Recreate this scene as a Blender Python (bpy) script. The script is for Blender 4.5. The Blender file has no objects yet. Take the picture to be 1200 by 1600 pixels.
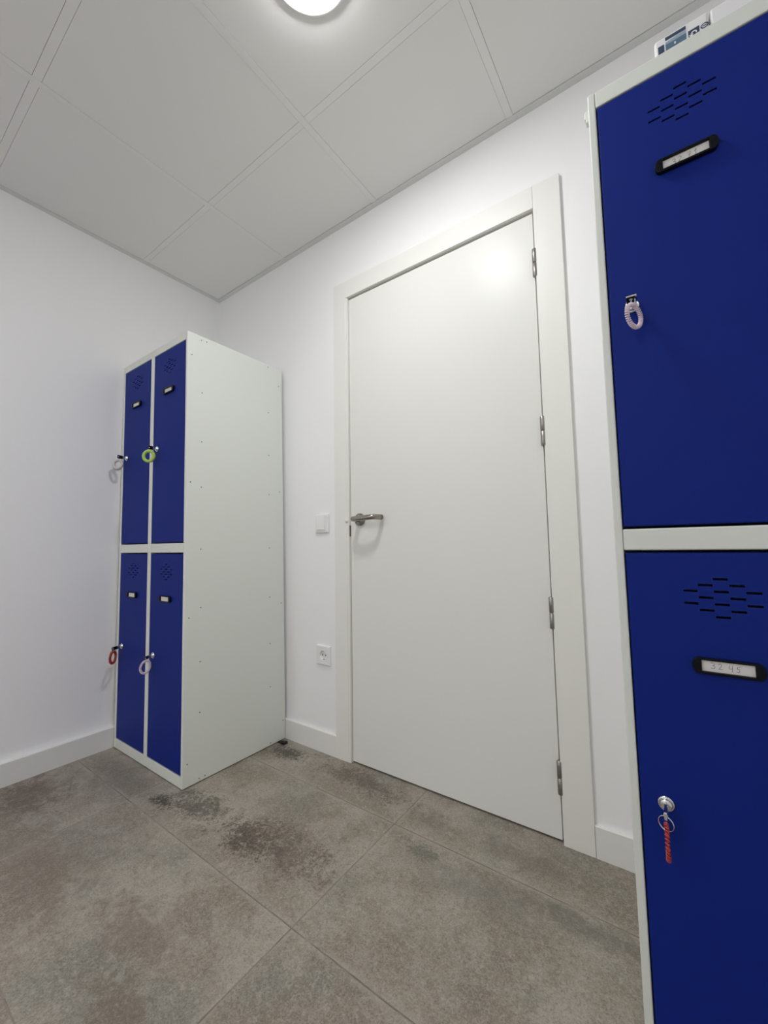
import bpy, bmesh, math, random
from mathutils import Vector, Matrix
random.seed(7)
S = bpy.context.scene
COL = S.collection
PI = math.pi

# ------------------------------------------------------------------ materials
class NT:
    def __init__(s, m):
        s.t = m.node_tree; s.n = s.t.nodes; s.l = s.t.links
    def node(s, typ, **kw):
        n = s.n.new(typ)
        for k, v in kw.items(): setattr(n, k, v)
        return n
    def link(s, a, b): s.l.new(a, b)
    def math(s, op, a, b=None, clamp=False):
        n = s.n.new('ShaderNodeMath'); n.operation = op; n.use_clamp = clamp
        for i, v in enumerate((a, b)):
            if v is None: continue
            if isinstance(v, (int, float)): n.inputs[i].default_value = v
            else: s.l.new(v, n.inputs[i])
        return n.outputs[0]
    def mix(s, f, a, b):
        n = s.n.new('ShaderNodeMix'); n.data_type = 'RGBA'
        for sock, v in ((n.inputs[0], f), (n.inputs[6], a), (n.inputs[7], b)):
            if isinstance(v, (int, float)): sock.default_value = v
            elif isinstance(v, tuple): sock.default_value = (*v, 1)
            else: s.l.new(v, sock)
        return n.outputs[2]
    def ramp(s, f, lo, hi):
        n = s.n.new('ShaderNodeMapRange'); n.interpolation_type = 'SMOOTHSTEP'
        s.l.new(f, n.inputs[0]); n.inputs[1].default_value = lo; n.inputs[2].default_value = hi
        return n.outputs[0]
    def noise(s, vec, scale, detail=4, rough=.55, dist=0):
        n = s.n.new('ShaderNodeTexNoise'); s.l.new(vec, n.inputs['Vector'])
        n.inputs['Scale'].default_value = scale; n.inputs['Detail'].default_value = detail
        n.inputs['Roughness'].default_value = rough; n.inputs['Distortion'].default_value = dist
        return n.outputs['Fac']

def mat(name, col, rough=.5, metal=0, spec=.5, noise=0, nscale=300, bump=0, coat=0, trans=0, ior=1.5):
    m = bpy.data.materials.new(name); m.use_nodes = True
    b = m.node_tree.nodes['Principled BSDF']
    b.inputs['Base Color'].default_value = (*col, 1)
    b.inputs['Roughness'].default_value = rough
    b.inputs['Metallic'].default_value = metal
    b.inputs['Specular IOR Level'].default_value = spec
    b.inputs['Coat Weight'].default_value = coat
    b.inputs['Transmission Weight'].default_value = trans
    b.inputs['IOR'].default_value = ior
    t = NT(m)
    tc = t.node('ShaderNodeTexCoord').outputs['Object']
    f = t.noise(tc, nscale, 3)
    if noise:
        t.link(t.mix(f, tuple(c * (1 - noise) for c in col), tuple(min(1, c * (1 + noise)) for c in col)), b.inputs['Base Color'])
    if bump:
        bn = t.node('ShaderNodeBump'); bn.inputs['Strength'].default_value = bump; bn.inputs['Distance'].default_value = .001
        t.link(f, bn.inputs['Height']); t.link(bn.outputs[0], b.inputs['Normal'])
    return m

M = {}
M['wall'] = mat('white wall paint', (.89, .89, .905), .55, spec=.3, noise=.006, nscale=60, bump=.04)
M['ceil'] = mat('ceiling tile', (.80, .80, .785), .9, spec=.1, noise=.02, nscale=500, bump=.15)
M['grid'] = mat('ceiling grid', (.80, .80, .785), .6, spec=.3)
M['trimc'] = mat('ceiling edge', (.70, .71, .70), .6, spec=.3)
M['dark'] = mat('dark gap', (.02, .02, .02), .9)
M['door'] = mat('white door lacquer', (.79, .795, .77), .30, spec=.11, noise=.004, nscale=20)
M['frame'] = mat('white casing lacquer', (.82, .82, .79), .4, spec=.4)
M['base'] = mat('white skirting', (.80, .80, .785), .4, spec=.4)
M['steel'] = mat('light grey powder coated steel', (.72, .75, .71), .5, spec=.4, bump=.05, nscale=900)
M['blue'] = mat('blue powder coated steel', (.0045, .0195, .205), .5, spec=.12, bump=.12, nscale=900)
M['black'] = mat('black plastic', (.004, .005, .008), .30, spec=.16)
M['rubber'] = mat('black rubber', (.012, .010, .010), .7)
M['paper'] = mat('white card', (.80, .78, .76), .7, noise=.02, nscale=80)
M['ink'] = mat('grey pen ink', (.16, .15, .15), .8)
M['chrome'] = mat('chrome', (.78, .78, .78), .18, metal=1)
M['nickel'] = mat('brushed nickel', (.34, .325, .29), .22, metal=1, noise=.08, nscale=400)
M['hinge'] = mat('satin nickel hinge', (.36, .35, .325), .38, metal=1)
M['rivet'] = mat('dark rivet', (.08, .08, .08), .5)
M['plastic'] = mat('white switch plastic', (.83, .83, .835), .3, spec=.5)
M['pit'] = mat('socket contact', (.03, .03, .03), .4)
M['red'] = mat('red translucent plastic', (.40, .030, .020), .22, spec=.8)
M['lime'] = mat('lime green plastic', (.42, .62, .12), .35, spec=.5)
M['pink'] = mat('clear pink plastic', (.80, .67, .75), .16, spec=.7)
M['clear'] = mat('clear grey plastic', (.62, .60, .58), .2, spec=.7)
M['carton'] = mat('white carton', (.78, .78, .80), .55, noise=.01, nscale=40)
M['print'] = mat('dark blue print', (.035, .06, .11), .5)
M['print2'] = mat('slate blue print', (.09, .16, .24), .5)
M['print3'] = mat('pale blue print', (.30, .38, .47), .5)

def emit(name, col, strength):
    m = bpy.data.materials.new(name); m.use_nodes = True
    b = m.node_tree.nodes['Principled BSDF']
    b.inputs['Base Color'].default_value = (.9, .9, .9, 1)
    b.inputs['Emission Color'].default_value = (*col, 1); b.inputs['Emission Strength'].default_value = strength
    return m
M['lamp'] = emit('lamp diffuser', (1, .994, .985), 107.0)
M['fill_lamp'] = emit('fill lamp diffuser', (1, .994, .985), 118.0)  # stronger emission for the fill lamps added out of view

# floor: weathered stone-look porcelain, 90 x 45 tiles
TX, TY, TW, TH = 1.3780, -.2170, .8830, .4400
def floor_mat():
    m = bpy.data.materials.new('weathered stone look floor tile'); m.use_nodes = True
    t = NT(m); b = t.n['Principled BSDF']
    pos = t.node('ShaderNodeTexCoord').outputs['Object']
    sep = t.node('ShaderNodeSeparateXYZ'); t.link(pos, sep.inputs[0])
    X = t.math('ADD', sep.outputs[0], t.math('MULTIPLY', sep.outputs[1], .0033))
    Y = t.math('SUBTRACT', sep.outputs[1], t.math('MULTIPLY', sep.outputs[0], -.0033))
    u = t.math('DIVIDE', t.math('SUBTRACT', X, TX), TW)
    v = t.math('DIVIDE', t.math('SUBTRACT', Y, TY - .0033 * -1.378), TH)
    fu, fv = t.math('FLOOR', u), t.math('FLOOR', v)
    du = t.math('MULTIPLY', t.math('ABSOLUTE', t.math('SUBTRACT', u, t.math('ROUND', u))), TW)
    dv = t.math('MULTIPLY', t.math('ABSOLUTE', t.math('SUBTRACT', v, t.math('ROUND', v))), TH)
    dist = t.math('MINIMUM', du, dv)
    cid = t.node('ShaderNodeCombineXYZ'); t.link(fu, cid.inputs[0]); t.link(fv, cid.inputs[1])
    wn = t.node('ShaderNodeTexWhiteNoise'); wn.noise_dimensions = '3D'; t.link(cid.outputs[0], wn.inputs['Vector'])
    off = t.node('ShaderNodeVectorMath'); off.operation = 'MULTIPLY_ADD'
    t.link(wn.outputs['Color'], off.inputs[0]); off.inputs[1].default_value = (20, 20, 20); t.link(pos, off.inputs[2])
    P = off.outputs[0]
    big = t.noise(P, 3.2, 4, .62, .4)
    mid = t.noise(P, 11, 6, .68, .6)
    fine = t.noise(P, 70, 6, .72, .8)
    grit = t.noise(P, 260, 4, .7)
    light, tan, brown, green = (.372, .340, .290), (.250, .216, .175), (.125, .098, .072), (.210, .212, .180)
    c = t.mix(t.ramp(big, .36, .62), light, tan)
    c = t.mix(t.math('MULTIPLY', t.ramp(t.noise(P, 4.3, 3, .6, .3), .52, .68), .75), c, green)
    c = t.mix(t.math('MULTIPLY', t.ramp(mid, .50, .66), .50), c, (.185, .156, .124))
    c = t.mix(t.math('MULTIPLY', t.ramp(mid, .46, .30), .55), c, (.40, .372, .325))
    c = t.mix(t.math('MULTIPLY', t.ramp(fine, .54, .72), .50), c, (.16, .135, .108))
    c = t.mix(t.math('MULTIPLY', t.ramp(fine, .47, .30), .65), c, (.44, .415, .37))
    c = t.mix(t.math('MULTIPLY', t.ramp(grit, .48, .66), .38), c, (.13, .11, .09))
    c = t.mix(t.math('MULTIPLY', t.ramp(grit, .46, .32), .30), c, (.48, .455, .41))
    sp = t.noise(P, 95, 9, .82, .8)
    c = t.mix(t.math('MULTIPLY', t.ramp(sp, .515, .61), .42), c, (.435, .402, .350))
    c = t.mix(t.math('MULTIPLY', t.ramp(sp, .475, .385), .36), c, (.125, .103, .080))
    sp2 = t.noise(P, 230, 6, .8, .4)
    c = t.mix(t.math('MULTIPLY', t.ramp(sp2, .53, .62), .28), c, (.45, .42, .37))
    c = t.mix(t.math('MULTIPLY', t.ramp(sp2, .46, .37), .28), c, (.12, .10, .08))
    # worn patches of the print: x, y, rx, ry, colour, amount, grain of their edge
    patches = [
        (1.03, -.53, .17, .095, (.070, .054, .041), .95, 'f'), (1.18, -.50, .24, .12, (.11, .088, .068), .75, 'f'),
        (.62, -.585, .10, .05, (.05, .043, .036), 1.0, 'f'), (.75, -.53, .20, .10, (.09, .082, .068), .85, 'f'),
        (.72, -.10, .17, .08, (.07, .062, .05), .95, 'f'), (1.15, -.09, .30, .08, (.11, .092, .075), .8, 'f'),
        (.16, -.85, .24, .17, (.11, .085, .062), .8, 'm'), (.70, -.92, .20, .11, (.19, .16, .126), .6, 'm'),
        (1.08, -.88, .20, .07, (.17, .138, .105), .7, 'm'), (1.22, -.97, .16, .06, (.155, .122, .09), .7, 'm'),
        (1.68, -.83, .17, .10, (.15, .105, .068), .8, 'm'), (1.62, -.95, .30, .16, (.17, .12, .08), .8, 'm'),
        (1.52, -.27, .13, .045, (.12, .125, .105), .75, 'f'), (1.95, -.26, .26, .045, (.15, .145, .127), .75, 'm'),
        (1.70, -.31, .22, .07, (.185, .183, .160), .6, 'm'), (1.78, -.13, .22, .07, (.17, .145, .12), .7, 'm'),
        (1.47, -.13, .10, .06, (.16, .135, .11), .7, 'm'), (.55, -.95, .3, .12, (.19, .16, .125), .6, 'm'),
        (.33, -.60, .25, .10, (.17, .155, .14), .6, 'm'),
    ]
    n_f = t.math('ADD', t.math('MULTIPLY', t.noise(P, 75, 8, .80, 1.2), .74), t.math('MULTIPLY', mid, .26))
    n_m = t.math('ADD', t.math('MULTIPLY', t.noise(P, 26, 9, .80, 1.0), .60), t.math('MULTIPLY', sp, .40))
    for (px, py, rx, ry, col, amt, g) in patches:
        dx = t.math('DIVIDE', t.math('SUBTRACT', sep.outputs[0], px), rx)
        dy = t.math('DIVIDE', t.math('SUBTRACT', sep.outputs[1], py), ry)
        d = t.math('SQRT', t.math('ADD', t.math('MULTIPLY', dx, dx), t.math('MULTIPLY', dy, dy)))
        thr = t.math('ADD', t.math('MULTIPLY', d, .15), .415 if g == 'f' else .395)
        k = t.ramp(t.math('SUBTRACT', n_f if g == 'f' else n_m, thr), -.015 if g == 'f' else -.045, .05 if g == 'f' else .085)
        c = t.mix(t.math('MULTIPLY', k, amt), c, col)
    c = t.mix(t.math('MULTIPLY', t.ramp(sp, .51, .60), .30), c, (.40, .365, .315))
    c = t.mix(t.math('MULTIPLY', t.ramp(sp2, .47, .38), .30), c, (.10, .083, .066))
    c = t.mix(t.math('MULTIPLY', t.ramp(sp2, .52, .62), .25), c, (.42, .385, .335))
    # pale worn arris beside each joint, then the joint
    arris = t.math('MULTIPLY', t.ramp(dist, .020, .003), t.math('MULTIPLY', t.ramp(mid, .40, .58), .45))
    c = t.mix(arris, c, (.40, .37, .325))
    joint = t.ramp(dist, .0024, .0012)
    c = t.mix(t.math('MULTIPLY', joint, .9), c, t.mix(t.ramp(mid, .4, .6), (.27, .24, .20), (.13, .112, .09)))
    t.link(c, b.inputs['Base Color'])
    b.inputs['Roughness'].default_value = .62; b.inputs['Specular IOR Level'].default_value = .35
    bn = t.node('ShaderNodeBump'); bn.inputs['Strength'].default_value = .35; bn.inputs['Distance'].default_value = .0015
    h = t.math('SUBTRACT', t.math('ADD', t.math('MULTIPLY', fine, .6), t.math('MULTIPLY', grit, .3)), joint)
    t.link(h, bn.inputs['Height']); t.link(bn.outputs[0], b.inputs['Normal'])
    return m
M['floor'] = floor_mat()

# ------------------------------------------------------------------ mesh helpers
def bx(bm, x0, x1, y0, y1, z0, z1, bev=0, seg=2, mi=0):
    r = bmesh.ops.create_cube(bm, size=1)
    vs = r['verts']
    for v in vs:
        v.co = Vector(((x0 + x1) / 2 + v.co.x * (x1 - x0), (y0 + y1) / 2 + v.co.y * (y1 - y0), (z0 + z1) / 2 + v.co.z * (z1 - z0)))
    fs = list({f for v in vs for f in v.link_faces})
    for f in fs: f.material_index = mi
    if bev:
        es = list({e for v in vs for e in v.link_edges})
        bmesh.ops.bevel(bm, geom=es, offset=bev, segments=seg, profile=.5, affect='EDGES')

def prism(bm, pts, axis, a, b, mi=0):
    """polygon pts (2D) extruded along axis from a to b; the 2D coords are the two other axes in order"""
    def P(p, d):
        q = list(p); q.insert(axis, d); return q
    va = [bm.verts.new(P(p, a)) for p in pts]; vb = [bm.verts.new(P(p, b)) for p in pts]
    fs = [bm.faces.new(va[::-1]), bm.faces.new(vb)]
    n = len(pts)
    for i in range(n): fs.append(bm.faces.new((va[i], va[(i + 1) % n], vb[(i + 1) % n], vb[i])))
    for f in fs: f.material_index = mi
    bmesh.ops.recalc_face_normals(bm, faces=fs)

def lathe(bm, prof, origin, axis, n=32, cap=True, mi=0):
    """prof: list of (r, h) along axis direction"""
    o = Vector(origin); ax = Vector(axis).normalized()
    t = ax.orthogonal().normalized(); w = ax.cross(t)
    rings = []
    for r, h in prof:
        if r < 1e-6: rings.append([bm.verts.new(o + ax * h)]); continue
        rings.append([bm.verts.new(o + ax * h + (t * math.cos(2 * PI * k / n) + w * math.sin(2 * PI * k / n)) * r) for k in range(n)])
    fs = []
    for A, B in zip(rings, rings[1:]):
        for k in range(n):
            k2 = (k + 1) % n
            if len(A) == 1: fs.append(bm.faces.new((A[0], B[k], B[k2])))
            elif len(B) == 1: fs.append(bm.faces.new((A[k], A[k2], B[0])))
            else: fs.append(bm.faces.new((A[k], A[k2], B[k2], B[k])))
    if cap:
        if len(rings[0]) > 1: fs.append(bm.faces.new(rings[0][::-1]))
        if len(rings[-1]) > 1: fs.append(bm.faces.new(rings[-1]))
    for f in fs: f.smooth = True; f.material_index = mi
    bmesh.ops.recalc_face_normals(bm, faces=fs)

def tube(bm, pts, r, n=10, closed=False, mi=0):
    pts = [Vector(p) for p in pts]; N = len(pts)
    def tan(i):
        if closed: return (pts[(i + 1) % N] - pts[i - 1]).normalized()
        return (pts[min(i + 1, N - 1)] - pts[max(i - 1, 0)]).normalized()
    nrm = tan(0).orthogonal().normalized(); rings = []
    for i in range(N):
        t = tan(i); nrm = (nrm - t * nrm.dot(t)).normalized(); w = t.cross(nrm)
        rr = r[i] if isinstance(r, (list, tuple)) else r
        rings.append([bm.verts.new(pts[i] + (nrm * math.cos(2 * PI * k / n) + w * math.sin(2 * PI * k / n)) * rr) for k in range(n)])
    fs = []
    for i in range(N if closed else N - 1):
        A, B = rings[i], rings[(i + 1) % N]
        for k in range(n): fs.append(bm.faces.new((A[k], A[(k + 1) % n], B[(k + 1) % n], B[k])))
    if not closed: fs += [bm.faces.new(rings[0][::-1]), bm.faces.new(rings[-1])]
    for f in fs: f.smooth = True; f.material_index = mi
    bmesh.ops.recalc_face_normals(bm, faces=fs)

def obj(name, bm, mats, parent=None, label=None):
    me = bpy.data.meshes.new(name); bm.to_mesh(me); bm.free()
    for m in (mats if isinstance(mats, (list, tuple)) else [mats]): me.materials.append(M[m])
    o = bpy.data.objects.new(name, me); COL.objects.link(o)
    if parent: o.parent = parent
    if label: o['label'] = label
    return o

def thing(name, label, cat, loc=(0, 0, 0), group=None):
    o = bpy.data.objects.new(name, None); COL.objects.link(o); o.location = loc; o.empty_display_size = .05
    o['label'] = label; o['category'] = cat
    if group: o['group'] = group
    return o
def struct(name, bm, mats, label=None):
    o = obj(name, bm, mats); o['kind'] = 'structure'
    if label: o['label'] = label
    return o
def B(*boxes, bev=0):
    bm = bmesh.new()
    for b in boxes: bx(bm, *b, bev=bev)
    return bm

# ------------------------------------------------------------------ room shell
H = 2.4153                      # underside of ceiling grid
XL, XR, YF = -.017, 2.80, -4.05 # left wall, right wall, wall behind the camera
DX0, DX1, DZ = 1.0235, 1.8496, 2.0390      # door leaf
struct('floor', B((XL - .1, XR + .1, YF - .1, .16, -.06, 0)), 'floor', 'grey brown stone look tiled floor')
struct('wall_left', B((XL - .1, XL, YF - .1, .1, 0, H + .06)), 'wall', 'plain white wall left of the lockers')
struct('wall_right', B((XR, XR + .1, YF - .1, .1, 0, H + .06)), 'wall', 'plain white wall right of the door wall')
struct('wall_front', B((XL, XR, YF - .1, YF, 0, H + .06)), 'wall', 'plain white wall opposite the door')
struct('wall_back', B((XL, .985, 0, .1, 0, H + .06), (1.888, XR, 0, .1, 0, H + .06), (.985, 1.888, 0, .1, 2.082, H + .06)), 'wall', 'white wall around the door')

# ceiling: lay-in tiles between a visible grid
GX = [.5951 + .6 * i for i in range(-1, 5)]
GY = [-.4424 - .6 * j for j in range(-1, 7)]
bm = bmesh.new()
hb = .0128
xs = [XL + .0255] + [g for g in GX if XL + .1 < g < XR - .05] + [XR - .0255]
ys = [-.0255] + [g for g in GY if YF + .05 < g < -.1] + [YF + .0255]
for i in range(len(xs) - 1):
    for j in range(len(ys) - 1):
        a = xs[i] + (hb if i else 0); b_ = xs[i + 1] - (hb if i < len(xs) - 2 else 0)
        c = ys[j] - (hb if j else 0); d = ys[j + 1] + (hb if j < len(ys) - 2 else 0)
        if b_ > a and c > d: bx(bm, a, b_, d, c, H + .0006, H + .014, bev=.0005, seg=1)
bx(bm, XL, XR, YF, 0, H + .02, H + .06)
ceil = struct('ceiling', bm, 'ceil', 'suspended ceiling of white square tiles')
bm = bmesh.new()
for g in xs[1:-1]: bx(bm, g - .012, g + .012, YF + .024, -.024, H, H + .02)
for k, g in enumerate(ys[1:-1]):
    e = [XL + .024] + xs[1:-1] + [XR - .024]
    for a, b_ in zip(e, e[1:]):
        bx(bm, a + (.0125 if a != e[0] else 0), b_ - (.0125 if b_ != e[-1] else 0), g - .012, g + .012, H + .0004, H + .02)
obj('grid_bars', bm, 'grid', ceil)
struct('trim_1', B((XL, XL + .024, YF, 0, H - .002, H + .02)), 'trimc', 'ceiling edge angle along the left wall')
struct('trim_2', B((XL + .024, XR - .024, -.024, 0, H - .002, H + .02)), 'trimc', 'ceiling edge angle along the door wall')
struct('trim_3', B((XR - .024, XR, YF, 0, H - .002, H + .02)), 'trimc', 'ceiling edge angle along the right wall')
struct('trim_4', B((XL + .024, XR - .024, YF, YF + .024, H - .002, H + .02)), 'trimc', 'ceiling edge angle opposite the door')

# skirting boards
BH = .0895
def skirt(name, prof_axis, a, b, sgn, wall):
    # profile with a small chamfer on the top front arris
    bm = bmesh.new()
    th = {'left': .029, 'back': .012, 'right': .012, 'front': .012}[name.split('_')[1].split('.')[0]]
    pts = [(wall, 0), (wall + sgn * th, 0), (wall + sgn * th, BH - .002), (wall + sgn * (th - .002), BH), (wall, BH)]
    prism(bm, pts, prof_axis, a, b)
    return struct(name, bm, 'base')
skirt('baseboard_left', 1, YF, 0, 1, XL)
skirt('baseboard_back', 0, XL + .030, .9388, -1, 0)
skirt('baseboard_back', 0, 1.9435, XR - .0125, -1, 0)
skirt('baseboard_right', 1, YF, 0, -1, XR)
skirt('baseboard_front', 0, XL + .030, XR - .0125, 1, YF)

# ------------------------------------------------------------------ door
door = bpy.data.objects.new('door_1', None); COL.objects.link(door); door.location = (1.437, 0, 0)
door['kind'] = 'structure'; door['label'] = 'closed white flush door with lever handle on its left'
def dpart(name, bm, m, label=None, parent=None):
    o = obj(name, bm, m, parent or door, label)
    if parent is None: o.matrix_parent_inverse = Matrix.Translation((-1.437, 0, 0))
    return o
leaf = dpart('door_leaf', B((DX0, DX1, 0, .038, .0065, DZ), bev=.0012), 'door')
CT = 2.1275
dpart('side_casing', B((.9390, 1.0100, -.013, 0, 0, CT), bev=.0015), 'frame')
dpart('side_casing', B((1.8556, 1.9425, -.013, 0, 0, CT), bev=.0015), 'frame')
dpart('head_casing', B((1.0106, 1.8550, -.0128, 0, 2.0475, CT), bev=.0012), 'frame')
bm = bmesh.new()
bx(bm, .985, 1.0205, -.0108, .1, 0, 2.0470, bev=.001)
bx(bm, 1.8556, 1.888, .0005, .1, 0, 2.0470)
bx(bm, .985, 1.888, .0005, .1, 2.0475, 2.082)
bx(bm, 1.0195, 1.034, .040, .055, 0, 2.045); bx(bm, 1.840, 1.8556, .040, .055, 0, 2.045); bx(bm, 1.0195, 1.8556, .040, .055, 2.03, 2.0475)
dpart('door_jamb', bm, 'frame')
bm = bmesh.new()
bx(bm, 1.0206, 1.0226, .002, .030, .9515, .9965, bev=.0008)
bx(bm, 1.0204, 1.0214, -.0080, .004, .9500, .9985, bev=.0004)
dpart('strike_plate', bm, 'nickel', 'dark metal latch plate in the jamb')
bm = bmesh.new(); lathe(bm, [(.0085, 0), (.0085, .002), (.0065, .0036), (0, .004)], (1.0090, -.0128, 1.0195), (0, -1, 0), 20)
dpart('bumper', bm, 'plastic', 'small round clear bumper on the jamb')
for zc in (.1935, .688, 1.2725, 1.8525):
    bm = bmesh.new()
    hx, hy = 1.8526, -.0092
    for s in (-1, 1):
        lathe(bm, [(.0070, 0), (.0080, .0008), (.0080, .0468), (.0070, .0480)], (hx, hy, zc + s * .0008), (0, 0, s), 16)
    lathe(bm, [(.003, -.0505), (.0045, -.0495), (.0045, .0495), (.003, .0505)], (hx, hy, zc), (0, 0, 1), 12)
    bx(bm, hx + .0015, hx + .0045, hy - .002, -.0005, zc - .0478, zc + .0478)
    bx(bm, hx - .001, hx + .001, hy + .003, .012, zc - .048, zc + .048)
    hinge = dpart('hinge', bm, 'hinge', 'satin metal door hinge')
# lever handle
HX, HZ = 1.0765, 1.0215
bm = bmesh.new()
lathe(bm, [(.0272, 0), (.0272, .006), (.0257, .0085), (.014, .0090), (.0125, .0115), (.0105, .012)], (HX, 0, HZ), (0, -1, 0), 40)
rose = dpart('handle_rose', bm, 'nickel', 'round metal rose behind the lever')
def rounded(pts, rad, n=8):
    pts = [Vector(p) for p in pts]; out = [pts[0]]
    for a, b, c in zip(pts, pts[1:], pts[2:]):
        u = (a - b).normalized(); w = (c - b).normalized(); r = min(rad, (a - b).length * .48, (c - b).length * .48)
        p0, p1 = b + u * r, b + w * r
        for k in range(n + 1):
            t = k / n; out.append(p0 * (1 - t) ** 2 + b * 2 * t * (1 - t) + p1 * t * t)
    out.append(pts[-1]); return out
bm = bmesh.new()
tube(bm, rounded([(HX, -.010, HZ), (HX, -.063, HZ), (HX + .050, -.064, HZ), (HX + .112, -.060, HZ + .004), (HX + .122, -.012, HZ + .004)], .030, 10), .0112, 18)
dpart('lever', bm, 'nickel', 'tubular metal lever bent back to the door')

# ------------------------------------------------------------------ switch and socket
sw = thing('light_switch', 'white square light switch beside the door casing', 'switch', (.8535, 0, 1.013))
def plate(bm, w, h, d, bev=.004):
    bx(bm, -w / 2, w / 2, -d, 0, -h / 2, h / 2, bev=bev, seg=3)
bm = bmesh.new(); plate(bm, .084, .086, .0095); obj('cover_plate', bm, 'plastic', sw)
bm = bmesh.new(); prism(bm, [(-.0085, .034), (-.0115, .034), (-.0165, -.027), (-.0085, -.027)], 0, -.0265, .0235); obj('rocker', bm, 'plastic', sw)
so = thing('wall_socket', 'white round pin power socket low on the wall', 'socket', (.859, 0, .4185))
bm = bmesh.new()
# plate with a round well
n = 40; w = .0425; d = -.0098; zo = -.001
def sq(k):
    a = 2 * PI * k / n; c, s_ = math.cos(a), math.sin(a); m_ = max(abs(c), abs(s_)); return (c / m_, s_ / m_)
loops = []
for (kind, r, y) in (('s', w, 0), ('s', w, d + .003), ('s', w - .003, d), ('c', .0215, d), ('c', .0200, d + .001), ('c', .0192, -.0004)):
    L_ = []
    for k in range(n):
        if kind == 's': a, b_ = sq(k); L_.append(bm.verts.new((a * r, y, b_ * r)))
        else: L_.append(bm.verts.new((r * math.cos(2 * PI * k / n), y, r * math.sin(2 * PI * k / n))))
    loops.append(L_)
for A, Bq in zip(loops, loops[1:]):
    for k in range(n): bm.faces.new((A[k], A[(k + 1) % n], Bq[(k + 1) % n], Bq[k]))
bm.faces.new(loops[-1]); bm.faces.new(loops[0])
bmesh.ops.recalc_face_normals(bm, faces=bm.faces[:])
obj('cover_plate', bm, 'plastic', so)
for s in (-1, 1):
    bm = bmesh.new(); lathe(bm, [(.0032, .0003), (.0032, .0012), (0, .0012)], (s * .0095, 0, 0), (0, -1, 0), 16); obj('pin_hole', bm, 'pit', so)
    bm = bmesh.new(); bx(bm, -.003, .003, -.0065, -.0006, s * .0188 - .0016, s * .0188 + .0016, bev=.0004); obj('earth_clip', bm, 'nickel', so)

# ------------------------------------------------------------------ ceiling light
LX, LY = 1.503, -.720
def ceiling_light(label, x, y, m='lamp'):
    lt = thing('ceiling_light', label, 'ceiling lamp', (x, y, H))
    bm = bmesh.new(); lathe(bm, [(.1000, .0005), (.1125, 0), (.1125, -.005), (.1105, -.0075), (.1020, -.0085), (.1000, -.007), (.1000, .0005)], (0, 0, .0012), (0, 0, 1), 64, cap=False); obj('lamp_rim', bm, 'frame', lt)
    bm = bmesh.new(); lathe(bm, [(0, -.0185), (.050, -.0180), (.080, -.0162), (.095, -.0130), (.0998, -.0085), (.0998, -.001)], (0, 0, .0012), (0, 0, 1), 64, cap=False); obj('diffuser', bm, m, lt)
ceiling_light('round flush ceiling lamp, lit, at the top edge', LX, LY)
ceiling_light('added round fill lamp, unseen behind the viewer, nearer the left wall', LX - 1.2, LY - 2.4, 'fill_lamp')  # added to soften contrast; position follows the shadow beside the corner locker
ceiling_light('added round fill lamp, unseen behind the viewer, in mid room', LX, LY - 2.4, 'fill_lamp')  # unseen extra lamp, added only to fill the front lamp's contrast

# ------------------------------------------------------------------ lockers
LW, LH = .5956, 1.8145
LD = .5
MOD = LW / 2
ST = .0145                                   # stile width
Z_ROWS = ((.0425, .8865), (.9310, 1.7806))   # lower and upper door openings
VENT = {0: (1, -1), 1: (2, 0, -2), 2: (3, 1, -1, -3), 3: (2, 0, -2), 4: (1, -1)}

def door_mesh(x0, x1, z0, z1, y, slots):
    """door panel with real vent slots cut through its face"""
    bm = bmesh.new()
    th = .018
    xs = sorted({x0, x1} | {s[0] for s in slots} | {s[1] for s in slots})
    zs = sorted({z0, z1} | {s[2] for s in slots} | {s[3] for s in slots})
    V = {}
    def vert(x, z, yy):
        k = (round(x, 5), round(z, 5), yy)
        if k not in V: V[k] = bm.verts.new((x, yy, z))
        return V[k]
    def hole(xa, xb, za, zb):
        xm, zm = (xa + xb) / 2, (za + zb) / 2
        return any(s[0] < xm < s[1] and s[2] < zm < s[3] for s in slots)
    dep = .0016
    for i in range(len(xs) - 1):
        for j in range(len(zs) - 1):
            xa, xb, za, zb = xs[i], xs[i + 1], zs[j], zs[j + 1]
            if hole(xa, xb, za, zb): continue
            bm.faces.new([vert(xa, za, y), vert(xb, za, y), vert(xb, zb, y), vert(xa, zb, y)])
    for s in slots:                                       # slot cheeks
        c = [(s[0], s[2]), (s[1], s[2]), (s[1], s[3]), (s[0], s[3])]
        for k in range(4):
            (xa, za), (xb, zb) = c[k], c[(k + 1) % 4]
            # follow the cell boundaries so that the cheeks stay welded to the face
            if za == zb: cuts = [x for x in xs if min(xa, xb) <= x <= max(xa, xb)]; seq = [(x, za) for x in cuts]
            else: cuts = [z for z in zs if min(za, zb) <= z <= max(za, zb)]; seq = [(xa, z) for z in cuts]
            for p, q in zip(seq, seq[1:]):
                bm.faces.new([vert(*p, y), vert(*q, y), vert(*q, y + dep), vert(*p, y + dep)])
    # folded edges
    loop = [(x, z0) for x in xs] + [(x1, z) for z in zs[1:]] + [(x, z1) for x in xs[::-1][1:]] + [(x0, z) for z in zs[::-1][1:-1]]
    e = []
    for k in range(len(loop)):
        p, q = loop[k], loop[(k + 1) % len(loop)]
        bm.faces.new([vert(*p, y), vert(*p, y + th), vert(*q, y + th), vert(*q, y)])
        e.append(bm.edges.get((vert(*p, y), vert(*q, y))))
    bmesh.ops.recalc_face_normals(bm, faces=bm.faces[:])
    bmesh.ops.bevel(bm, geom=e, offset=.0025, segments=3, profile=.5, affect='EDGES')
    return bm

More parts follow.
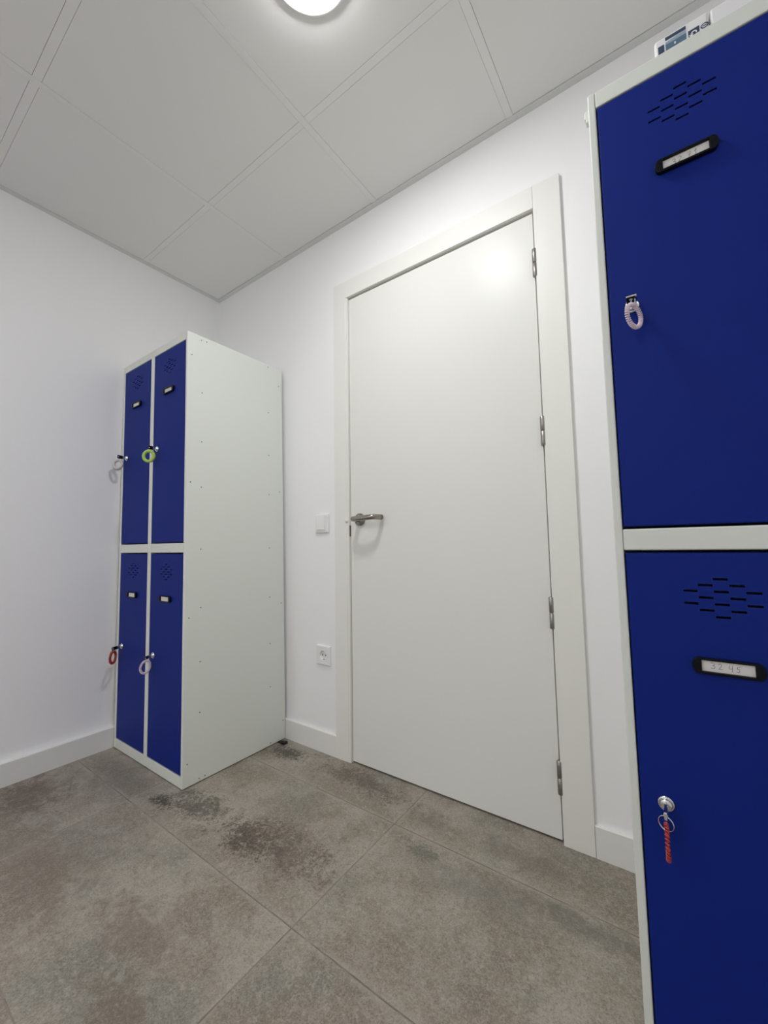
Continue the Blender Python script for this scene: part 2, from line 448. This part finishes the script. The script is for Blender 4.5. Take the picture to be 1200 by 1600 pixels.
DIG = {
    '3': [[(.05, .85), (.3, 1), (.75, .9), (.7, .65), (.35, .52), (.75, .42), (.8, .15), (.4, 0), (.0, .1)]],
    '2': [[(.1, .8), (.35, 1), (.7, .9), (.65, .6), (.3, .25), (.05, .02), (.2, .1), (.5, .02), (.9, .05)]],
    '7': [[(.05, .85), (.4, .98), (.8, .95), (.6, .55), (.45, .02)], [(.25, .48), (.85, .55)]],
    '1': [[(.25, .70), (.62, 1.0), (.58, .5), (.52, -.05)]],
    '4': [[(.15, 1), (.05, .5), (.25, .38), (.7, .45)], [(.75, 1), (.7, .5), (.62, -.15)]],
    '5': [[(.3, .9), (.2, .55), (.55, .5), (.65, .25), (.4, .0), (.0, .05)], [(.3, .9), (.7, 1.0), (1.15, 1.08)]],
}
def ribbon(bm, pts, y, w, mi):
    # smooth pen stroke laid flat on the card
    P = [Vector(p) for p in pts]; Q = []
    for i in range(len(P) - 1):
        a, b, c, d = P[max(i - 1, 0)], P[i], P[i + 1], P[min(i + 2, len(P) - 1)]
        for k in range(5):
            t = k / 5
            Q.append(.5 * ((2 * b) + (c - a) * t + (2 * a - 5 * b + 4 * c - d) * t * t + (3 * b - a - 3 * c + d) * t ** 3))
    Q.append(P[-1])
    L_, R_ = [], []
    for i, q in enumerate(Q):
        t = (Q[min(i + 1, len(Q) - 1)] - Q[max(i - 1, 0)]).normalized(); nn = Vector((-t.y, t.x)) * w / 2
        L_.append(bm.verts.new((q.x + nn.x, y, q.y + nn.y))); R_.append(bm.verts.new((q.x - nn.x, y, q.y - nn.y)))
    for i in range(len(Q) - 1):
        f = bm.faces.new((L_[i], L_[i + 1], R_[i + 1], R_[i])); f.material_index = mi

def shear(bm, k):
    if k:
        for v in bm.verts: v.co.x += k * v.co.z

def make_locker(label, loc, lean=0, texts=None, rivets=False, clip=False):
    root = thing('locker', label, 'locker', loc, 'four door steel lockers')
    def P(name, bm, m, parent=root, lab=None):
        shear(bm, lean); return obj(name, bm, m, parent, lab)
    t = .0012
    # carcass
    side_l = P('side_panel', B((0, .0135, 0, LD, 0, LH), bev=.0022), 'steel')
    side_r = P('side_panel', B((LW - .0135, LW, 0, LD, 0, LH), bev=.0022), 'steel')
    P('partition', B((MOD - .0140, MOD - .0003, .0004, LD - .003, 0, LH - .0006), (MOD + .0003, MOD + .0140, .0002, LD - .003, .002, LH - .0003), bev=.0015), 'steel')
    P('back_panel', B((.0135, MOD - .0140, LD - .004, LD - .001, .002, LH - .002), (MOD + .0140, LW - .0135, LD - .004, LD - .001, .002, LH - .002)), 'steel')
    for c, (xa, xb) in enumerate(((.0139, MOD - .0143), (MOD + .0143, LW - .0139))):
        P('top_panel', B((xa, xb, .014, LD - .005, LH - .006, LH - .001)), 'steel')
        P('bottom_panel', B((xa, xb, .014, LD - .005, .012, .016)), 'steel')
        P('shelf', B((xa, xb, .030, LD - .005, .905, .909)), 'steel')
        P('top_rail', B((xa, xb, .0006, .013, 1.7805, LH - .0004), bev=.0015), 'steel')
        P('middle_rail', B((xa, xb, .0006, .013, .8895, .9280), bev=.0025), 'steel')
        P('bottom_rail', B((xa, xb, .0006, .013, .0006, .0405), bev=.0015), 'steel')
        for r, (z0, z1) in enumerate(Z_ROWS):
            da, db = xa + .0016, xb - .0016
            yd = .0018
            cx = (da + db) / 2
            vz = z1 - (.0765 if r == 0 else .0786)
            slots = []
            for col, rows in VENT.items():
                for k in rows:
                    sx = cx + (col - 2) * .0203
                    sz = vz + k * .01035
                    slots.append((sx - .0096, sx + .0096, sz - .0019, sz + .0019))
            d = P('door', door_mesh(da, db, z0 + .0016, z1 - .0016, yd, slots), 'blue')
            # name holder: stadium frame around a card window
            hz = z1 - (.1872 if r == 0 else .1893)
            bm = bmesh.new(); yh = yd - .0085
            for s in (-1, 1):
                arc = [(cx + s * .0335, hz - .0128)] + [(cx + s * (.0375 + .0085 * math.cos(a)), hz + .0128 * math.sin(a)) for a in [(-.5 + q / 12) * PI for q in range(13)]] + [(cx + s * .0335, hz + .0128)]
                prism(bm, [(p[0], p[1]) for p in (arc if s > 0 else arc[::-1])], 1, yh, yd)
            bx(bm, cx - .0338, cx + .0338, yh, yd, hz + .0092, hz + .0128)
            bx(bm, cx - .0338, cx + .0338, yh, yd, hz - .0128, hz - .0086)
            bmesh.ops.remove_doubles(bm, verts=bm.verts[:], dist=1e-6)
            sharp = [e for e in bm.edges if len(e.link_faces) == 2 and e.calc_face_angle(0) > .9 and min(v.co.y for v in e.verts) < yh + 1e-5 and abs(e.verts[0].co.y - e.verts[1].co.y) < 1e-6]
            bmesh.ops.bevel(bm, geom=sharp, offset=.0011, segments=2, profile=.5, affect='EDGES')
            P('name_holder', bm, 'black', d, 'black name card holder')
            bm = bmesh.new(); bx(bm, cx - .0332, cx + .0332, yd - .0030, yd - .0022, hz - .0088, hz + .0094)
            mats = ['paper']
            txt = (texts or {}).get((c, r))
            if txt:
                mats = ['paper', 'ink']
                for ch, px, pz, sc in txt:
                    for st in DIG[ch]: ribbon(bm, [(cx + px + p[0] * .0066 * sc, hz + pz + p[1] * .0095 * sc) for p in st], yd - .0032, .0007, 1)
            P('name_card', bm, mats, d, 'white name card' + (' with a handwritten number' if txt else ''))
            # cylinder lock near the left edge
            lz = {1: 1.3455, 0: .4595}[r]; lx = da + .0370
            bm = bmesh.new()
            lathe(bm, [(.0125, 0), (.0125, .0018), (.0112, .0035), (.0098, .0040), (.0092, .0032), (.0088, .0040), (.0088, .0062), (.0080, .0072), (0, .0072)], (lx, yd, lz), (0, -1, 0), 28)
            bx(bm, lx - .0006, lx + .0006, yd - .0076, yd - .006, lz - .0035, lz + .0035)
            P('lock', bm, 'chrome', d, 'round chrome cylinder lock')
    if rivets:
        yr = [(.061, 1.795), (.085, 1.797), (.413, 1.802), (.019, 1.715), (.478, 1.724), (.066, 1.564), (.413, 1.568), (.066, 1.351), (.413, 1.353),
              (.019, 1.175), (.478, 1.179), (.066, 1.159), (.413, 1.160), (.066, .902), (.413, .902), (.068, .667), (.413, .670), (.019, .632), (.482, .634),
              (.068, .454), (.413, .456), (.068, .259), (.413, .260), (.486, .086), (.413, .012), (.019, .084), (.068, .012), (.092, .012)]
        r0 = None
        for (y, z) in yr:
            if r0 is None:
                bm = bmesh.new(); lathe(bm, [(.0026, 0), (.0024, .0007), (.0012, .0007), (.0009, .0002), (0, .0002)], (0, 0, 0), (1, 0, 0), 12)
                r0 = obj('rivet', bm, 'rivet', side_r); o = r0
            else:
                o = r0.copy(); COL.objects.link(o); o.parent = side_r
            o.location = (LW + lean * z - .0001, y, z)
    if clip:
        P('clip', B((-.0065, .0005, .012, .026, 1.770, 1.796), (-.0085, -.0040, .012, .022, 1.778, 1.793), bev=.0015), 'steel', root, 'small bent clip near the top of the side')
    return root

LEAN = -.0208
left_locker = make_locker('white and blue four door steel locker in the far corner, white side visible', (.0215, -.515, .003), LEAN, rivets=True)
# handwritten numbers on the near locker
def num(s, x0, pitch, z0, sc=1, dz=0): return [(ch, x0 + i * pitch + (.004 if i >= 2 else 0), z0 + i * dz, sc) for i, ch in enumerate(s)]
right_locker = make_locker('large blue door locker cut off by the right picture edge', (2.0905, -.506, .003), 0,
    {(0, 1): num('3271', -.020, .0090, -.0055, 1.0, .0003), (0, 0): num('3245', -.0215, .0093, -.0035, .95, -.0004)}, clip=True)
LK = {}
for nm, root, lean in (('L', left_locker, LEAN), ('R', right_locker, 0)):
    for c in (0, 1):
        for r, lz in ((1, 1.3455), (0, .4595)):
            lx = (.0139, MOD + .0143)[c] + .0016 + .0370
            LK[nm, c, r] = root.location + Vector((lx + lean * lz, .0018 - .0072, lz))

# levelling wedge under the back of the corner locker
w = thing('wedge', 'black rubber wedge under the rear corner of the white locker', 'wedge', (.612, -.050, 0))
bm = bmesh.new()
vs = [(-.03, .0022), (-.03, 0), (.050, 0), (.050, .0075), (.045, .0095), (.012, .0026)]
prism(bm, vs, 1, -.012, .010)
obj('wedge_block', bm, 'rubber', w)

# ------------------------------------------------------------------ keys with spiral bands
def coil_band(R, r, wire, turns, n=9):
    N = turns * n
    pts = []
    for k in range(N):
        a = 2 * PI * k / N; b = 2 * PI * turns * k / N
        rr = R + r * math.cos(b)
        pts.append((rr * math.sin(a), r * math.sin(b), rr * math.cos(a)))
    bm = bmesh.new(); tube(bm, pts, wire, 6, closed=True); return bm

def make_key(label, base, head_rot, head_len, head_h, head_mat, band_mat, R, r, wire, turns, band_rot, hang, ring=None, tiltx=0, sag=0, drop=.003, tip_dx=0):
    """base: point on the lock face; the head sticks out along -y (turned by head_rot about z, rolled vertical or flat)"""
    root = thing('key', label, 'key', tuple(base), 'locker keys on spiral bands')
    yaw, roll = head_rot
    M3 = Matrix.Rotation(yaw, 4, 'Z') @ Matrix.Rotation(sag, 4, 'X') @ Matrix.Rotation(roll, 4, 'Y')
    bm = bmesh.new()
    bx(bm, -.0010, .0010, -.012, .0005, -.0032, .0032, bev=.0003)          # stub of the blade
    bmesh.ops.transform(bm, matrix=M3, verts=bm.verts[:]); obj('blade', bm, 'chrome', root, 'short metal stub of the key blade')
    bm = bmesh.new()
    bx(bm, -.0024, .0024, -.010 - head_len, -.010, -head_h / 2, head_h / 2, bev=.0012)
    bmesh.ops.transform(bm, matrix=M3, verts=bm.verts[:]); head = obj('key_head', bm, head_mat, root)
    bm = bmesh.new()
    bx(bm, -.0027, .0027, -.0125, -.0092, -head_h / 2 - .0006, head_h / 2 + .0006, bev=.0006)
    bx(bm, -.0018, .0018, -.010 - head_len, -.011, head_h / 2 - .0003, head_h / 2 + .0012, bev=.0004)
    if tip_dx: bx(bm, -.0026, .0004, -.0114 - head_len, -.0098 - head_len, -head_h / 2, head_h / 2 + .0012, bev=.0006)
    lathe(bm, [(.0030, -.0031), (.0030, .0031), (0, .0031)], (0, -.010 - head_len + .005, 0), (1, 0, 0), 14)
    bmesh.ops.transform(bm, matrix=M3, verts=bm.verts[:]); obj('collar', bm, 'chrome', head, 'metal collar and pin of the key head')
    tip = M3 @ Vector((0, -.010 - head_len + .005, -head_h * .25)) + Vector((tip_dx, 0, 0))
    # split ring or link from the head to the band
    if ring:
        bm = bmesh.new()
        Rr = ring; c = tip + Vector((0, 0, -Rr + .002))
        nrm = Matrix.Rotation(band_rot[0] + 1.2, 3, 'Z')
        for q in (0, .0011):
            pts = [c + nrm @ Vector((Rr * math.sin(a), q, Rr * math.cos(a))) for a in [2 * PI * k / 32 for k in range(32)]]
            tube(bm, pts, .0006, 6, closed=True)
        obj('split_ring', bm, 'chrome', root, 'thin steel split ring'); top = c + Vector((0, 0, -Rr + .003))
    else:
        bm = bmesh.new()
        hl = .003 + drop / 2; c = tip + Vector((0, 0, -hl + .0015)); nrm = Matrix.Rotation(band_rot[0] + PI / 2, 3, 'Z')
        pts = [c + nrm @ Vector((.0035 * math.sin(a), 0, hl * math.cos(a))) for a in [2 * PI * k / 20 for k in range(20)]]
        tube(bm, pts, .0010, 6, closed=True)
        obj('link', bm, 'chrome', root); top = c + Vector((0, 0, -hl + .0015))
    bm = coil_band(R, r, wire, turns)
    Mb = Matrix.Rotation(band_rot[0], 4, 'Z') @ Matrix.Rotation(band_rot[1], 4, 'X') @ Matrix.Rotation(tiltx, 4, 'Y')
    cen = top + (Matrix.Rotation(band_rot[0], 4, 'Z') @ Matrix.Rotation(band_rot[1], 4, 'X')) @ Vector((0, 0, -R + hang))
    bmesh.ops.transform(bm, matrix=Matrix.Translation(cen) @ Mb, verts=bm.verts[:])
    obj('spiral_band', bm, band_mat, root, {'red': 'red', 'lime': 'lime green', 'pink': 'clear pink', 'clear': 'clear grey'}[band_mat] + ' coiled band')
    return root

make_key('key with clear pink coil in the upper door of the nearest blue locker', LK['R', 0, 1], (.03, PI / 2), .021, .015, 'black', 'pink', .0205, .0030, .0013, 34, (1.10, 0), .001, drop=.012, tip_dx=.0065)
make_key('key with red coil seen edge-on, lower door of the nearest locker', LK['R', 0, 0], (.0, 0), .026, .012, 'chrome', 'red', .0238, .0026, .0013, 27, (PI / 2 + .052, 0), .003, ring=.011)
make_key('key with clear grey coil, upper left door of the corner locker', LK['L', 0, 1], (.12, 0), .026, .015, 'black', 'clear', .0205, .0048, .0019, 40, (.55, -.1), .001, drop=.010)
make_key('key with lime green coil, upper right door of the corner locker', LK['L', 1, 1], (.12, 0), .024, .015, 'black', 'lime', .0225, .0050, .0022, 44, (.62, 0), .001, drop=.010)
make_key('key with red coil beside the left wall, lower left locker door', LK['L', 0, 0], (.06, 0), .026, .014, 'black', 'red', .0255, .0042, .0018, 40, (-.80, 0), .001, sag=.15, drop=.007)
make_key('key with pink coil, lower right door of the corner locker', LK['L', 1, 0], (.06, 0), .020, .012, 'black', 'pink', .0245, .0038, .0014, 36, (-1.22, 0), .001, sag=.2, drop=.006)

# ------------------------------------------------------------------ cartons on the near locker
LT = .003 + LH
def carton(label, x0, x1, y0, y1, h, prints):
    root = thing('carton', label, 'box', ((x0 + x1) / 2, (y0 + y1) / 2, LT))
    mx, my = (x0 + x1) / 2, (y0 + y1) / 2
    obj('box_body', B((x0 - mx, x1 - mx, y0 - my, y1 - my, 0, h), bev=.004), 'carton', root)
    if prints: prints(root, mx, my, y0)
    return root
def prints(root, mx, my, y0):
    def q(name, m, lab, *polys, lift=0):
        bm = bmesh.new()
        for pts in polys:
            prism(bm, [(x - mx, z) for x, z in pts], 1, y0 - my - .0004 - lift, y0 - my + .0002 - lift)
        obj(name, bm, m, root, lab)
    r = lambda a, b, c, d: [(a, c), (b, c), (b, d), (a, d)]
    q('printed_panel', 'print', 'small dark printed panel', r(2.2140, 2.2240, .055, .0725))
    q('printed_panel', 'print2', 'slate blue printed picture', r(2.2262, 2.2590, .0480, .0690))
    q('printed_stripe', 'print3', 'pale band across the printed picture', [(2.2262, .0690), (2.2262, .0740), (2.2590, .0770), (2.2590, .0690)])
    q('printed_heading', 'print', 'dark printed heading bar', r(2.2262, 2.2590, .0775, .0845))
    q('printed_mark', 'carton', 'small white mark on the picture', r(2.2400, 2.2425, .060, .0645), lift=.0006)
    # arrow emblem in a dark square: a curl of ring with a head
    q('printed_panel', 'print', 'dark square with a white curved arrow', r(2.2620, 2.2790, .0515, .0690))
    bm = bmesh.new()
    cx, cz = 2.2705, .0595
    arc = [(cx - mx + .0048 * math.cos(a), cz + .0048 * math.sin(a)) for a in [(-.15 + 1.25 * k / 12) * PI for k in range(13)]]
    for p, p2 in zip(arc, arc[1:]):
        c = Vector((cx - mx, cz)); a, b = Vector(p), Vector(p2)
        prism(bm, [tuple(a), tuple(b), tuple(c + (b - c) * .6), tuple(c + (a - c) * .6)], 1, y0 - my - .0009, y0 - my - .0004)
    prism(bm, [(cx - mx - .0078, cz - .0004), (cx - mx - .0006, cz - .0004), (cx - mx - .0040, cz - .0055)], 1, y0 - my - .0009, y0 - my - .0004)
    obj('arrow_symbol', bm, 'carton', root, 'white curved arrow')
    bm = bmesh.new()
    cx, cz = 2.2868, .0625
    def ring(rx, rz, n=24): return [(cx - mx + rx * math.cos(2 * PI * k / n), cz + rz * math.sin(2 * PI * k / n)) for k in range(n)]
    o_, i_ = ring(.0062, .0052), ring(.0044, .0034)
    for k in range(24): prism(bm, [o_[k], o_[(k + 1) % 24], i_[(k + 1) % 24], i_[k]], 1, y0 - my - .0004, y0 - my + .0002)
    prism(bm, [(cx - mx - .003, cz - .0008), (cx - mx + .003, cz - .0008), (cx - mx + .003, cz + .0008), (cx - mx - .003, cz + .0008)], 1, y0 - my - .0004, y0 - my + .0002)
    obj('oval_emblem', bm, 'print', root, 'dark oval printed emblem')
carton('white carton with dark blue prints on top of the near locker', 2.2085, 2.2935, -.450, -.27, .0885, prints)
carton('plain white carton right of the printed one, by the picture edge', 2.2955, 2.42, -.449, -.25, .0890, None)

# ------------------------------------------------------------------ camera, world, view
cd = bpy.data.cameras.new('camera'); cam = bpy.data.objects.new('camera', cd); COL.objects.link(cam)
ya, pi_, ro, F = .6186311205740044, .08155943851802219, -.01624759297796329, 636.0016144216154
f = Vector((-math.sin(ya) * math.cos(pi_), math.cos(ya) * math.cos(pi_), math.sin(pi_)))
r0 = Vector((math.cos(ya), math.sin(ya), 0)); u0 = r0.cross(f)
r = r0 * math.cos(ro) + u0 * math.sin(ro); u = -r0 * math.sin(ro) + u0 * math.cos(ro)
mw = Matrix((( r.x, u.x, -f.x, 2.18258), (r.y, u.y, -f.y, -1.37575), (r.z, u.z, -f.z, .90875), (0, 0, 0, 1)))
cam.matrix_world = mw
cd.sensor_fit = 'VERTICAL'; cd.sensor_height = 36; cd.lens = F * 36 / 1600; cd.clip_start = .01
S.camera = cam
wd = bpy.data.worlds.new('world'); S.world = wd; wd.use_nodes = True
wd.node_tree.nodes['Background'].inputs[0].default_value = (.5, .5, .5, 1)
wd.node_tree.nodes['Background'].inputs[1].default_value = .02
vs = S.view_settings
vs.view_transform = 'Standard'; vs.look = 'None'; vs.gamma = 1; vs.use_curve_mapping = False; vs.exposure = 0
S.cycles.max_bounces = 16; S.cycles.diffuse_bounces = 12
S.cycles.use_denoising = True
